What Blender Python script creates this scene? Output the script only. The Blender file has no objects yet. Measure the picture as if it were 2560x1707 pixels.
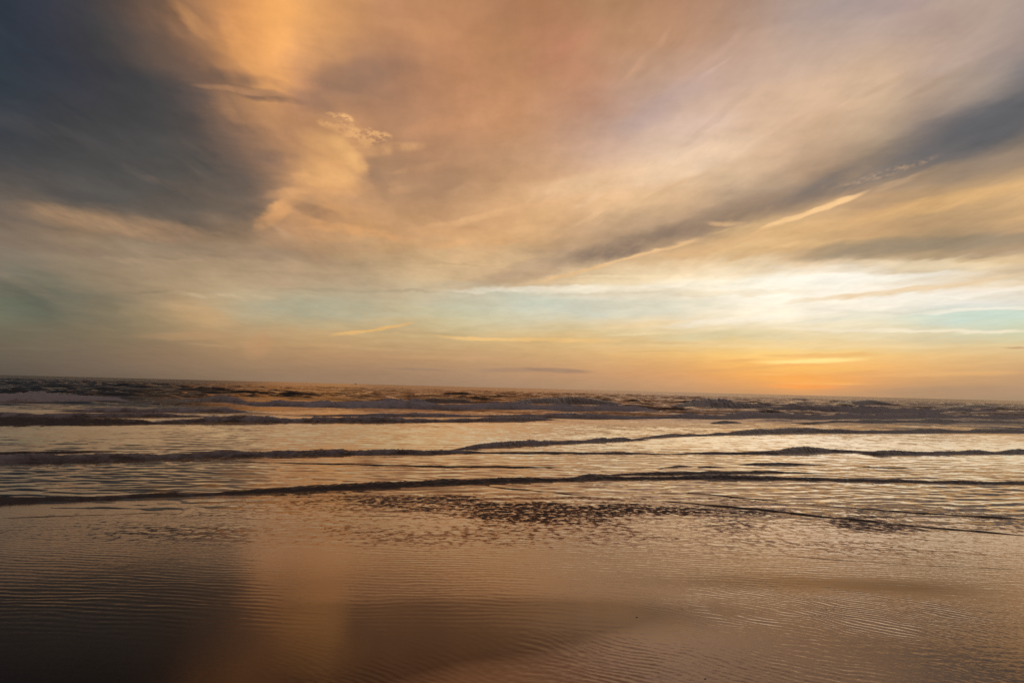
import bpy, math, random
import numpy as np
from mathutils import Matrix, Vector

random.seed(4)
SC = bpy.context.scene
COL = SC.collection

# ------------------------------------------------------------------ camera
F = 1707.0                       # focal length in photo pixels (24 mm on a 36 mm frame)
CAM_H = 1.6
RHO = math.atan(65.0 / 2560.0)   # the horizon dips to the right
THE = math.atan(116.0 / F * math.cos(RHO))
cf = np.array([0, math.cos(THE), math.sin(THE)])
r0 = np.array([1.0, 0, 0]); u0 = np.array([0, -math.sin(THE), math.cos(THE)])
cr = r0 * math.cos(RHO) + u0 * math.sin(RHO)
cu = -r0 * math.sin(RHO) + u0 * math.cos(RHO)

cam_d = bpy.data.cameras.new('camera')
cam_d.sensor_width = 36.0; cam_d.lens = 24.0
cam_d.clip_start = 0.05; cam_d.clip_end = 100000.0
cam = bpy.data.objects.new('camera', cam_d); COL.objects.link(cam)
cam.matrix_world = Matrix((
    (cr[0], cu[0], -cf[0], 0.0), (cr[1], cu[1], -cf[1], 0.0), (cr[2], cu[2], -cf[2], CAM_H), (0, 0, 0, 1)))
SC.camera = cam

def direction(px, py):
    d = cf + cr * (px - 1280.0) / F + cu * (853.5 - py) / F
    return d / np.linalg.norm(d)
def azel(px, py):
    d = direction(px, py)
    return math.degrees(math.atan2(d[0], d[1])), math.degrees(math.asin(d[2]))
def at(px, py, z=0.0):
    d = direction(px, py)
    k = (z - CAM_H) / d[2]
    return np.array([d[0] * k, d[1] * k])
def pix(az, el):
    a, e = math.radians(az), math.radians(el)
    d = np.array([math.sin(a) * math.cos(e), math.cos(a) * math.cos(e), math.sin(e)])
    k = d @ cf
    return 1280 + F * (d @ cr) / k, 853.5 - F * (d @ cu) / k

# ------------------------------------------------------------------ view
SC.view_settings.view_transform = 'Standard'
SC.view_settings.look = 'None'
SC.view_settings.exposure = 0.0
SC.view_settings.gamma = 1.0
SC.view_settings.use_curve_mapping = False
SC.cycles.max_bounces = 3
SC.cycles.use_denoising = False
SC.cycles.sample_clamp_indirect = 4.0

def lin(c):
    out = []
    for v in c:
        v = v / 255.0
        out.append(v / 12.92 if v <= 0.04045 else ((v + 0.055) / 1.055) ** 2.4)
    return out

# ------------------------------------------------------------------ sky
SUN_AZ, SUN_EL = azel(2010, 948)
SUN_EL = max(SUN_EL, 0.8)

# colours of the evening clouds, by height and bearing
SKY = {
 0:   [(0,48,56,66),(100,54,57,67),(200,64,62,66),(300,86,74,68),(408,124,95,76),(490,176,127,88),(600,222,155,95),(680,250,177,103),(762,232,168,105),(870,206,150,100),(952,186,134,97),(1088,190,138,98),(1252,176,126,93),(1330,182,128,92),(1500,178,135,98),(1700,186,139,109),(1800,186,143,116),(1950,175,150,138),(2100,170,155,150),(2300,190,165,155),(2450,190,168,150),(2560,175,155,145)],
 100: [(0,50,58,68),(150,57,58,68),(250,65,65,66),(330,86,75,70),(420,116,91,74),(520,165,120,88),(600,222,155,95),(700,251,179,106),(780,228,165,105),(880,200,145,100),(1000,190,138,100),(1100,198,141,101),(1250,185,134,95),(1400,190,134,101),(1550,188,142,108),(1700,195,150,118),(1850,186,153,131),(2000,190,165,150),(2200,198,172,155),(2400,186,161,148),(2560,168,148,138)],
 200: [(0,52,60,68),(200,60,60,69),(350,66,66,67),(450,80,73,71),(520,118,94,80),(600,190,138,95),(680,236,169,105),(740,200,145,105),(800,155,118,95),(900,148,115,95),(1000,168,125,98),(1150,195,140,102),(1280,200,146,106),(1450,192,140,110),(1600,192,155,130),(1800,190,162,148),(2000,212,180,155),(2200,215,182,150),(2350,195,168,145),(2480,160,145,135),(2560,118,116,118)],
 300: [(0,60,64,71),(200,66,66,68),(400,72,70,70),(500,84,76,73),(600,128,101,84),(680,188,139,100),(760,185,135,100),(820,196,145,104),(900,194,142,103),(980,176,131,99),(1150,195,142,105),(1280,198,145,105),(1450,192,150,125),(1600,195,165,152),(1750,215,185,168),(1900,225,190,160),(2050,222,185,150),(2200,195,168,140),(2330,150,134,125),(2450,112,111,113),(2560,101,101,103)],
 400: [(0,72,72,74),(200,75,75,75),(400,80,78,76),(520,92,84,78),(620,124,101,86),(720,190,142,102),(820,226,169,110),(880,222,166,112),(930,176,136,102),(1050,174,132,100),(1200,190,145,110),(1330,198,155,120),(1500,212,175,150),(1650,232,200,170),(1800,232,198,160),(1950,207,174,142),(2080,170,144,121),(2200,148,131,114),(2350,130,119,110),(2480,150,131,114),(2560,172,147,119)],
 500: [(0,104,94,85),(150,95,88,82),(300,88,84,80),(450,94,87,80),(600,107,95,85),(670,132,108,90),(730,200,151,107),(820,217,162,110),(890,192,147,108),(1000,180,140,105),(1100,180,140,106),(1250,210,165,121),(1400,235,188,139),(1550,238,196,149),(1700,222,184,143),(1820,168,144,121),(1950,156,135,115),(2050,196,161,126),(2200,200,161,120),(2350,206,166,117),(2560,220,178,125)],
 580: [(0,128,111,96),(200,150,125,99),(350,132,113,96),(480,114,100,87),(620,142,116,92),(700,190,145,105),(800,200,150,106),(900,214,162,109),(1000,205,158,113),(1200,216,167,118),(1350,226,179,128),(1500,188,155,123),(1620,158,135,113),(1750,162,137,114),(1850,212,176,130),(2000,226,184,130),(2200,207,167,120),(2350,178,151,117),(2560,180,150,118)],
 640: [(0,130,118,104),(250,156,136,112),(500,166,141,113),(700,166,141,113),(850,180,150,116),(1000,196,163,123),(1150,215,178,133),(1300,212,178,136),(1400,182,154,126),(1550,200,168,131),(1700,225,185,136),(1850,231,193,140),(2000,222,184,135),(2150,196,164,122),(2350,176,152,120),(2560,180,154,124)],
 700: [(0,116,111,96),(100,125,118,100),(300,158,136,109),(500,181,156,123),(700,190,162,129),(900,187,163,131),(1100,214,184,142),(1200,200,170,133),(1350,224,190,146),(1500,241,213,167),(1700,252,232,195),(1900,255,246,222),(2100,255,250,235),(2300,250,235,205),(2560,240,216,178)],
 745: [(0,110,110,93),(100,103,104,91),(300,136,123,101),(450,175,149,116),(600,189,169,135),(800,176,165,138),(1000,195,180,150),(1150,201,197,174),(1300,205,205,185),(1500,220,212,190),(1700,236,226,201),(1900,255,248,230),(2050,255,245,225),(2200,255,245,230),(2400,246,236,225),(2560,236,229,216)],
 790: [(0,115,117,98),(100,108,108,92),(250,128,118,96),(400,165,143,109),(520,196,163,120),(620,184,169,136),(800,186,175,141),(1000,200,182,143),(1150,205,199,164),(1300,215,209,179),(1500,225,212,179),(1650,244,225,191),(1800,255,240,210),(2000,255,245,220),(2200,241,235,211),(2400,206,221,206),(2560,202,220,201)],
 840: [(0,115,105,86),(200,125,112,90),(400,150,128,98),(600,184,150,108),(800,198,162,115),(1000,200,171,125),(1200,210,180,129),(1400,222,190,133),(1600,226,200,149),(1800,229,208,160),(2000,233,212,166),(2200,231,215,175),(2400,221,212,175),(2560,216,208,166)],
 890: [(0,105,95,81),(200,118,102,85),(400,140,115,91),(600,164,132,99),(800,180,142,104),(1000,190,150,109),(1200,198,158,113),(1400,212,170,119),(1600,230,183,119),(1800,245,196,117),(1950,255,211,127),(2100,250,206,127),(2300,238,196,131),(2560,225,186,131)],
 930: [(0,98,88,77),(300,117,100,84),(600,149,122,96),(900,165,132,103),(1200,178,142,109),(1500,204,156,113),(1700,225,166,109),(1850,248,178,96),(2000,255,178,92),(2150,245,178,104),(2400,220,172,117),(2560,206,162,117)],
 965: [(0,88,78,68),(300,104,90,76),(600,138,114,92),(900,154,125,100),(1200,166,134,107),(1500,184,146,111),(1700,203,155,112),(1900,228,163,101),(2000,240,166,94),(2100,226,162,105),(2300,200,156,113),(2560,186,151,116)],
 1000:[(0,84,74,64),(300,98,86,72),(600,134,111,90),(900,150,122,98),(1200,160,130,104),(1500,172,140,110),(1800,186,148,112),(2050,192,151,112),(2300,180,147,113),(2560,168,141,112)],
}
SKY_Y = sorted(SKY)
SKY_T = []
for y_ in SKY_Y:
    r_ = SKY[y_]
    SKY_T.append((np.array([c[0] for c in r_], float), np.array([lin(c[1:]) for c in r_])))
def sky_colour(px, py):
    px = min(max(px, 0), 2560); py = min(max(py, 0), 1000)
    i = max(0, min(len(SKY_Y) - 2, int(np.searchsorted(SKY_Y, py, side='right')) - 1))
    t = (py - SKY_Y[i]) / (SKY_Y[i + 1] - SKY_Y[i])
    def row(j):
        xs, cs = SKY_T[j]
        return np.array([np.interp(px, xs, cs[:, k]) for k in range(3)])
    c = row(i) * (1 - t) + row(i + 1) * t
    return c * (1 + 0.12 * min(1, max(0, (c.mean() - 0.84) / 0.14)))   # the brightest cloud lies beyond white

world = bpy.data.worlds.new('World'); SC.world = world
world.use_nodes = True
WT = world.node_tree; WT.nodes.clear()

class G:                                   # small helper for node graphs
    def __init__(self, nt): self.nt = nt
    def n(self, t, **k):
        nd = self.nt.nodes.new(t)
        for a, v in k.items(): setattr(nd, a, v)
        return nd
    def put(self, sock, v):
        if hasattr(v, 'is_linked'): self.nt.links.new(v, sock)
        else: sock.default_value = v
    def m(self, op, a, b=0.0, c=0.0, clamp=False):
        nd = self.n('ShaderNodeMath', operation=op, use_clamp=clamp)
        self.put(nd.inputs[0], a); self.put(nd.inputs[1], b); self.put(nd.inputs[2], c)
        return nd.outputs[0]
    def v(self, op, a, b=(0, 0, 0), scale=None):
        nd = self.n('ShaderNodeVectorMath', operation=op)
        self.put(nd.inputs[0], a); self.put(nd.inputs[1], b)
        if scale is not None: self.put(nd.inputs['Scale'], scale)
        return nd.outputs['Value'] if op in ('DOT_PRODUCT', 'LENGTH') else nd.outputs[0]
    def xyz(self, x=0.0, y=0.0, z=0.0):
        nd = self.n('ShaderNodeCombineXYZ')
        for i, q in enumerate((x, y, z)): self.put(nd.inputs[i], q)
        return nd.outputs[0]
    def sep(self, v):
        nd = self.n('ShaderNodeSeparateXYZ'); self.put(nd.inputs[0], v)
        return nd.outputs
    def ramp(self, v, lo, hi, a=0.0, b=1.0, smooth=False):
        nd = self.n('ShaderNodeMapRange', interpolation_type='SMOOTHSTEP' if smooth else 'LINEAR')
        for i, q in enumerate((v, lo, hi, a, b)): self.put(nd.inputs[i], q)
        return nd.outputs[0]
    def noise(self, v, scale=1.0, detail=4.0, rough=0.55, col=False, dim='3D'):
        nd = self.n('ShaderNodeTexNoise', noise_dimensions=dim); self.put(nd.inputs['Vector'], v)
        self.put(nd.inputs['Scale'], scale); nd.inputs['Detail'].default_value = detail
        nd.inputs['Roughness'].default_value = rough
        return nd.outputs['Color'] if col else nd.outputs['Fac']
    def mix(self, f, a, b):
        nd = self.n('ShaderNodeMix', data_type='RGBA', clamp_factor=True)
        self.put(nd.inputs[0], f)
        for s, q in ((6, a), (7, b)):
            if not hasattr(q, 'is_linked') and len(q) == 3: q = (*q, 1)
            self.put(nd.inputs[s], q)
        return nd.outputs[2]

w = G(WT)
tc = w.n('ShaderNodeTexCoord').outputs['Generated']
vx, vy, vz = w.sep(w.v('NORMALIZE', tc))
azr = w.m('MULTIPLY', w.m('ARCTAN2', vx, vy), 57.29578)
elr = w.m('MULTIPLY', w.m('ARCSINE', vz), 57.29578)
# coordinates on the cloud deck, turned so that the wind streaks run to their vanishing point
VP = math.radians(azel(1080, 970)[0])
zz = w.m('ADD', w.m('ABSOLUTE', vz), 0.07)
pu = w.m('DIVIDE', w.m('SUBTRACT', w.m('MULTIPLY', vx, math.cos(VP)), w.m('MULTIPLY', vy, math.sin(VP))), zz)
pv = w.m('DIVIDE', w.m('ADD', w.m('MULTIPLY', vx, math.sin(VP)), w.m('MULTIPLY', vy, math.cos(VP))), zz)
deck = w.xyz(w.m('MULTIPLY', pu, 2.0), w.m('MULTIPLY', pv, 1.0), 0.3)
deck_f = w.xyz(w.m('MULTIPLY', pu, 7.5), w.m('MULTIPLY', pv, 2.6), 1.7)
plain = w.xyz(azr, elr, 0.0)
flat = w.xyz(w.m('MULTIPLY', azr, 0.10), w.m('MULTIPLY', elr, 0.55), 4.0)
n_big = w.noise(deck, 1.0, 4.0, 0.55, True, '2D')
n_fine = w.noise(deck_f, 1.0, 4.0, 0.6, False, '2D')
n_puff = w.noise(w.v('MULTIPLY', plain, (1.0, 2.0, 1.0)), 0.9, 5.0, 0.65, False, '2D')
n_flat = w.noise(flat, 1.0, 4.0, 0.6, True, '2D')
deck_m = w.xyz(w.m('MULTIPLY', pu, 6.0), w.m('MULTIPLY', pv, 3.2), 0.0)
n_mid = w.noise(deck_m, 1.0, 3.0, 0.6, True, '2D')
half = (0.5, 0.5, 0.5)
warp = w.v('MULTIPLY', w.v('SUBTRACT', n_big, half), (1.3, 1.1, 0))
warp = w.v('ADD', warp, w.v('MULTIPLY', w.v('SUBTRACT', n_mid, half), (1.5, 1.0, 0)))
warp = w.v('SCALE', warp, scale=w.ramp(elr, 0.5, 9.0))       # the warp dies out towards the horizon
warp2 = w.v('MULTIPLY', w.v('SUBTRACT', n_flat, half), (2.5, 0.9, 0))
warp2 = w.v('SCALE', warp2, scale=w.ramp(elr, 0.0, 4.0))
place_g = w.v('ADD', plain, w.v('ADD', warp, warp2))
place_0 = w.v('ADD', w.xyz(azr, elr, 1.0), w.v('ADD', w.v('SCALE', warp, scale=0.65), w.v('SCALE', warp2, scale=0.40)))
ga_0, ge_0, _ = w.sep(place_g)

STREAKS = []
def streak(x0, y0, x1, y1, up, dn, col, amt=0.8, bend=0.0, taper=0.3, wi=0.5, kind='w', gain=1.0):
    """one long soft streak of cloud, from bearing to bearing"""
    if abs(bend) > 2:                       # a bowed streak is laid in two halves
        xm, ym = (x0 + x1) / 2, (y0 + y1) / 2 - bend
        ex, ey = (x1 - x0) * .10, (y1 - y0) * .10
        streak(x0, y0, xm + ex, ym + ey, up, dn, col, amt, 0, taper, wi, kind, gain)
        streak(xm - ex, ym - ey, x1, y1, up, dn, col, amt, 0, taper, wi, kind, gain)
        return
    a = np.array(azel(x0, y0)); b = np.array(azel(x1, y1))
    mid = ((x0 + x1) / 2, (y0 + y1) / 2)
    L = np.linalg.norm(b - a); e = (b - a) / L
    per = np.array([-e[1], e[0]])
    if per[1] < 0: per = -per
    s = np.linalg.norm(np.array(azel(mid[0], mid[1] - 10)) - np.array(azel(mid[0], mid[1] + 10))) / 20
    c = (a + b) / 2 + per * s * (up - dn) * 0.5
    rl, rw = L * 0.64, (up + dn) * 0.5 * s * 1.5
    reach = np.abs(e) * rl + np.abs(per) * rw
    STREAKS.append((c, e / rl, per / rw, reach, amt, wi, kind, [q * gain for q in lin(col)]))

# thin fibres of cirrus drawn out along the wind, and level wisps lower down
rs = random.Random(21)
for k in range(90):
    x, y = rs.uniform(-60, 2620), rs.uniform(20, 650)
    dx, dy = x - 1060, y - 800
    n_ = math.hypot(dx, dy); dx, dy = dx / n_, dy / n_
    if abs(dx) < 0.62: continue
    a = rs.uniform(-0.12, 0.12); dx, dy = dx * math.cos(a) - dy * math.sin(a), dx * math.sin(a) + dy * math.cos(a)
    L = rs.uniform(90, 300)
    c = sky_colour(x, y) * (rs.uniform(1.06, 1.18) if rs.random() < 0.6 else rs.uniform(0.82, 0.93))
    c = [255 * (q * 12.92 if q <= .0031308 else 1.055 * q ** (1 / 2.4) - .055) for q in np.minimum(c, 1.0)]
    wd = rs.uniform(4.0, 11.0)
    streak(x - dx * L / 2, y - dy * L / 2, x + dx * L / 2, y + dy * L / 2, wd, wd, c, rs.uniform(.4, .65), wi=1)
for k in range(46):
    x, y = rs.uniform(-60, 2620), rs.uniform(640, 930)
    L = rs.uniform(120, 420)
    c = sky_colour(x, y) * (rs.uniform(1.05, 1.15) if rs.random() < 0.6 else rs.uniform(0.84, 0.94))
    c = [255 * (q * 12.92 if q <= .0031308 else 1.055 * q ** (1 / 2.4) - .055) for q in np.minimum(c, 1.05)]
    wd = rs.uniform(2.0, 5.0); sl = rs.uniform(-0.05, 0.03) * (1 if x > 1100 else -1)
    streak(x - L / 2, y - sl * L / 2 - L * .0127, x + L / 2, y + sl * L / 2 + L * .0127, wd, wd, c, rs.uniform(.4, .75), wi=1, kind='h')

# upper left: the lit gap and the dark bank beside it
streak(300, 20, 560, 200, 30, 40, (96,80,72), .5, wi=1)
streak(420, 0, 600, 150, 16, 18, (200,145,95), .45, wi=1)
streak(430, 60, 640, 190, 14, 16, (150,113,86), .4, wi=1)
streak(560, 60, 680, 210, 22, 22, (242,172,104), .45, wi=1)
streak(500, 180, 660, 206, 18, 16, (120,96,82), .6, wi=1)
streak(560, 216, 760, 254, 12, 13, (122,97,83), .75, wi=.6)
streak(640, 186, 735, 226, 9, 9, (172,128,95), .5, wi=1)
streak(500, 212, 740, 240, 8, 7, (208,152,108), .45, wi=1)
streak(720, 225, 850, 285, 22, 22, (140,110,93), .5, wi=.6)
streak(770, 205, 1030, 160, 36, 34, (140,109,92), .55, wi=.6)
streak(540, 235, 820, 395, 30, 34, (198,146,104), .4, wi=1)
streak(560, 300, 760, 400, 18, 20, (150,116,92), .4, wi=1)
streak(580, 380, 740, 402, 16, 18, (118,97,86), .5, wi=1)
streak(620, 400, 790, 428, 10, 12, (160,122,96), .4, wi=1)
streak(838, 298, 884, 303, 15, 13, (234,178,120), 1.0, wi=1.0, kind='p')
streak(815, 282, 850, 300, 8, 8, (215,162,110), .8, wi=1.0, kind='p')
streak(840, 328, 980, 338, 14, 15, (230,174,118), 1.0, wi=1.0, kind='p')
streak(780, 300, 870, 332, 8, 8, (222,166,112), .7, wi=1.0, kind='p')
streak(860, 350, 960, 350, 10, 12, (222,168,114), .6, wi=1.0, kind='p')
streak(820, 378, 1065, 360, 14, 13, (222,168,114), .55, wi=1)
streak(885, 392, 1090, 402, 11, 20, (164,128,100), .5, wi=.6)
streak(895, 444, 1030, 425, 14, 18, (160,126,100), .45, wi=.6)
streak(940, 482, 1080, 462, 9, 9, (206,158,114), .45, wi=1)
streak(980, 428, 1120, 408, 7, 7, (200,152,110), .4, wi=1)
streak(1000, 475, 1180, 440, 26, 28, (166,131,102), .5, wi=.6)
streak(720, 432, 900, 470, 20, 18, (228,170,113), .5, wi=1)
streak(660, 492, 915, 474, 15, 15, (222,166,112), .45, wi=1)
streak(740, 330, 900, 400, 26, 26, (228,172,112), .5, wi=.6)
streak(820, 340, 915, 430, 20, 20, (240,184,120), .75, wi=.5)
streak(740, 440, 905, 450, 22, 22, (236,180,118), .65, wi=.5)
streak(660, 540, 760, 500, 14, 12, (232,174,114), .5, wi=.6)
streak(760, 350, 870, 400, 14, 14, (214,160,108), .45, wi=1)
streak(920, 395, 975, 500, 16, 16, (160,125,99), .6, wi=.5)
streak(640, 572, 745, 500, 17, 15, (226,166,110), .6, wi=.6)
streak(715, 508, 870, 556, 15, 14, (140,112,92), .6, wi=.6)
streak(560, 552, 680, 520, 22, 18, (102,92,84), .5, wi=.6)
streak(720, 498, 900, 500, 12, 14, (180,140,105), .4, wi=1)
streak(760, 560, 1030, 600, 13, 12, (228,168,111), .6, wi=1)
streak(960, 612, 1300, 598, 10, 12, (228,174,119), .5, wi=1)
streak(640, 574, 850, 662, 16, 24, (160,131,104), .5, wi=.6)
streak(670, 608, 960, 622, 13, 15, (176,142,108), .5, wi=1)
streak(1060, 568, 1310, 514, 8, 8, (224,176,127), .6, wi=.6)
streak(860, 640, 1120, 600, 14, 10, (196,158,116), .45)
streak(1120, 480, 1420, 400, 16, 16, (206,162,122), .35, wi=1)
streak(1000, 330, 1320, 260, 22, 22, (206,150,108), .4, wi=1)
streak(900, 60, 1150, 90, 22, 22, (204,146,102), .4, wi=1)
streak(0, 300, 400, 420, 26, 26, (84,80,78), .35, wi=1)
streak(350, 440, 560, 500, 10, 10, (112,97,86), .4, wi=1)
# left: pale band under the bank, dim greenish gaps
streak(40, 522, 560, 600, 26, 24, (170,136,104), .75, taper=.2)
streak(-120, 590, 330, 640, 14, 14, (132,112,95), .5)
streak(0, 456, 330, 500, 10, 14, (84,80,78), .6)
streak(250, 640, 500, 672, 5, 5, (172,148,120), .4)
streak(480, 640, 760, 632, 10, 14, (152,128,106), .5)
streak(10, 668, 150, 708, 16, 16, (112,112,98), .3)
streak(-40, 700, 170, 806, 18, 24, (97,98,85), .5)
streak(-20, 742, 120, 782, 8, 10, (112,118,98), .35)
streak(150, 732, 215, 760, 8, 10, (120,118,100), .3)
streak(-60, 660, 160, 760, 10, 10, (132,120,102), .45)
streak(220, 735, 330, 850, 26, 26, (128,116,94), .5)
streak(435, 735, 700, 748, 5, 7, (212,186,150), .5, wi=1)
streak(590, 765, 1000, 778, 20, 24, (176,172,147), .55)
streak(430, 752, 590, 808, 16, 26, (198,163,118), .55)
streak(330, 842, 600, 838, 10, 9, (186,148,108), .5, kind='h')
streak(830, 836, 1032, 806, 3.5, 4.5, (232,184,116), .9, bend=-5, taper=.4, wi=.15)
streak(1090, 838, 1530, 852, 4, 5, (240,196,130), .85, bend=-5, wi=.4, kind='h')
streak(610, 885, 680, 840, 26, 26, (194,148,107), .5)
streak(920, 790, 1160, 780, 7, 7, (200,192,160), .5, kind='h')
streak(1190, 926, 1478, 929, 6, 5, (150,125,108), .55, bend=4, wi=1, kind='h')
streak(960, 920, 1130, 926, 2.5, 3, (156,128,108), .6, kind='h')
# right: long smoke-brown streaks with lit lower edges
streak(1180, 712, 1500, 632, 20, 16, (184,155,126), .75, wi=.25)
streak(1400, 664, 1800, 560, 30, 16, (142,121,104), .9, wi=.5)
streak(1740, 566, 2080, 480, 38, 24, (146,125,108), .85, wi=.5)
streak(1960, 495, 2360, 385, 42, 32, (128,117,109), .85, wi=.5)
streak(2220, 405, 2680, 250, 56, 46, (98,99,103), .9, wi=.25)
streak(1330, 704, 1750, 597, 4, 4.5, (236,192,140), .85, bend=-4, wi=.25)
streak(1560, 660, 1900, 592, 10, 14, (216,174,126), .5)
streak(1760, 530, 2000, 470, 14, 14, (168,142,120), .5, wi=1)
streak(1890, 579, 2170, 473, 5, 8, (252,206,149), .95, bend=-5, wi=.25)
streak(2140, 490, 2380, 402, 6, 9, (206,170,132), .6, wi=1)
streak(2090, 470, 2330, 390, 7, 7, (196,162,130), .4, wi=1.0, kind='p')
streak(1780, 558, 1870, 556, 5, 7, (224,182,136), .7, wi=.6)
streak(2220, 470, 2660, 370, 22, 22, (150,131,114), .6)
streak(2050, 560, 2660, 440, 16, 20, (226,180,122), .6)
streak(2000, 600, 2560, 520, 12, 14, (196,158,116), .55)
streak(2080, 520, 2560, 425, 10, 12, (176,146,114), .5)
streak(2240, 570, 2660, 500, 10, 14, (186,154,116), .5)
streak(1980, 640, 2640, 590, 20, 18, (155,139,116), .88, bend=6, taper=.2, wi=.3)
streak(1720, 640, 2060, 622, 12, 14, (204,166,120), .5)
streak(1700, 615, 2100, 560, 12, 12, (216,174,124), .5)
streak(2340, 655, 2640, 648, 8, 12, (228,198,152), .6, kind='h')
streak(1150, 724, 1700, 716, 8, 9, (255,246,226), .6, wi=1, kind='h')
streak(1560, 716, 2100, 700, 11, 10, (255,248,230), .6, wi=1, kind='h')
streak(1850, 700, 2420, 684, 11, 12, (255,250,236), .6, wi=1, kind='h')
streak(1700, 735, 2060, 728, 7, 6, (236,214,176), .5, wi=1, kind='h')
streak(2150, 728, 2560, 716, 6, 6, (240,216,180), .45, wi=1, kind='h')
streak(2120, 655, 2560, 668, 10, 10, (250,228,190), .5, kind='h')
streak(1980, 757, 2640, 676, 7, 7, (240,212,172), .8, bend=-8, taper=.2, wi=.3)
streak(1650, 815, 2240, 756, 9, 9, (255,246,226), .6, bend=-6, wi=1, kind='h')
streak(2150, 750, 2640, 712, 8, 9, (255,247,232), .6, wi=.6, kind='h')
streak(1275, 772, 1800, 772, 26, 20, (206,210,194), .6, kind='h')
streak(1260, 750, 1420, 760, 16, 12, (196,204,186), .5, kind='h')
streak(1420, 742, 1760, 738, 6, 6, (236,224,200), .6, kind='h')
streak(2240, 798, 2660, 786, 18, 16, (204,221,207), .55, kind='h')
streak(2270, 790, 2640, 762, 4, 4, (248,240,222), .8, bend=3, wi=.2)
streak(1990, 806, 2260, 780, 6, 6, (228,224,204), .5, kind='h')
streak(1960, 822, 2620, 826, 4, 4, (250,236,208), .75, bend=-5, wi=.3, kind='h')
streak(1480, 820, 1720, 802, 6, 8, (242,212,164), .6, kind='h')
streak(1640, 842, 1980, 836, 10, 12, (216,208,170), .6, kind='h')
streak(1500, 838, 1700, 830, 3, 4, (244,224,180), .6, kind='h')
streak(1640, 862, 2560, 862, 6, 6, (246,218,164), .4, kind='h')
# the place where the sun went down
streak(1905, 889, 2210, 886, 5, 5, (236,182,116), .7, wi=.4, kind='h')
streak(1780, 904, 1900, 899, 4, 4, (232,174,108), .7, wi=.3, kind='h')
streak(1900, 906, 2170, 898, 5, 6, (255,228,150), .85, wi=.6, kind='h', gain=1.1)
streak(1880, 936, 2120, 932, 4, 4, (255,206,120), .6, wi=1, kind='h')
streak(1960, 958, 2180, 960, 3, 3, (255,190,110), .5, wi=1, kind='h')
streak(1840, 915, 2060, 911, 3, 4, (236,176,108), .5, wi=1, kind='h')
streak(1870, 924, 2190, 922, 7, 7, (255,200,110), .7, kind='h')
streak(1700, 930, 1960, 918, 4, 4, (226,168,106), .55, kind='h')
streak(1900, 945, 2160, 950, 12, 12, (254,178,90), .65, taper=.4, wi=1, kind='h')
streak(1920, 965, 2110, 968, 7, 5, (252,164,84), .6, taper=.4, wi=.6, kind='h')
streak(2150, 940, 2560, 930, 5, 5, (244,188,120), .5, kind='h')
streak(2180, 978, 2620, 975, 10, 14, (180,146,116), .7, wi=.5, kind='h')
streak(2515, 870, 2600, 867, 2, 2.5, (196,156,116), .8, wi=.2)
# upper right: lavender and cream veils
streak(1540, 330, 1790, 185, 30, 34, (192,165,156), .6)
streak(1560, 450, 1900, 345, 30, 34, (238,208,178), .55)
streak(1330, 480, 1700, 420, 24, 24, (238,200,158), .5)
streak(1700, 260, 2250, 190, 30, 34, (216,182,152), .45)
streak(1950, 50, 2350, -10, 24, 24, (170,150,148), .45)
streak(1280, 200, 1500, 60, 20, 20, (196,136,104), .4)

# overhead and behind, the same dusky cloud runs on, cooler and dimmer away from the sunset
dusk = w.mix(w.ramp(w.sep(n_big)[0], 0.3, 0.7, 0.0, 0.6), (0.15, 0.135, 0.145), (0.22, 0.17, 0.15))
# thin fibres of cirrus, drawn out along the wind
n_comb = w.noise(w.xyz(w.m('MULTIPLY', pu, 3.0), w.m('MULTIPLY', pv, 1.9), 0.0), 1.0, 7.0, 0.66, False, '2D')
lum = w.m('MULTIPLY', w.ramp(n_comb, 0.25, 0.75, -1.0, 1.0), w.ramp(elr, 2.0, 10.0, 0.03, 0.15))
lumb = w.m('MULTIPLY', w.ramp(w.sep(n_flat)[2], 0.25, 0.75, -1.0, 1.0), w.ramp(elr, 0.5, 12.0, 0.05, 0.03))
lumc = w.m('MULTIPLY', w.ramp(n_fine, 0.25, 0.75, -1.0, 1.0), w.ramp(elr, 3.0, 12.0, 0.0, 0.05))
comb = w.m('ADD', w.m('ADD', 1.0, lumc), w.m('ADD', lum, lumb))
# clear evening air seen through the veil
sky = w.n('ShaderNodeTexSky', sky_type='NISHITA', sun_disc=False)
sky.sun_elevation = math.radians(SUN_EL); sky.sun_rotation = math.radians(SUN_AZ)
sky.air_density = 1.5; sky.dust_density = 3.0; sky.ozone_density = 1.5
air = w.v('SCALE', sky.outputs[0], scale=0.08)
veil = w.ramp(n_fine, 0.2, 0.8, 0.99, 0.95)

WISP = {}
def wisp_of(kind, wi):
    wi = min((0.25, 0.55, 1.0), key=lambda q: abs(q - wi))
    if (kind, wi) not in WISP:
        src, lo, hi, a, b = {'w': (n_fine, .30, .70, .1, 1.5), 'p': (n_puff, .42, .60, 0, 1.4), 'h': (w.sep(n_flat)[1], .3, .7, .2, 1.4)}[kind]
        WISP[kind, wi] = w.ramp(src, lo, hi, 1 - wi + wi * a, 1 - wi + wi * b)
    return WISP[kind, wi]

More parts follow.
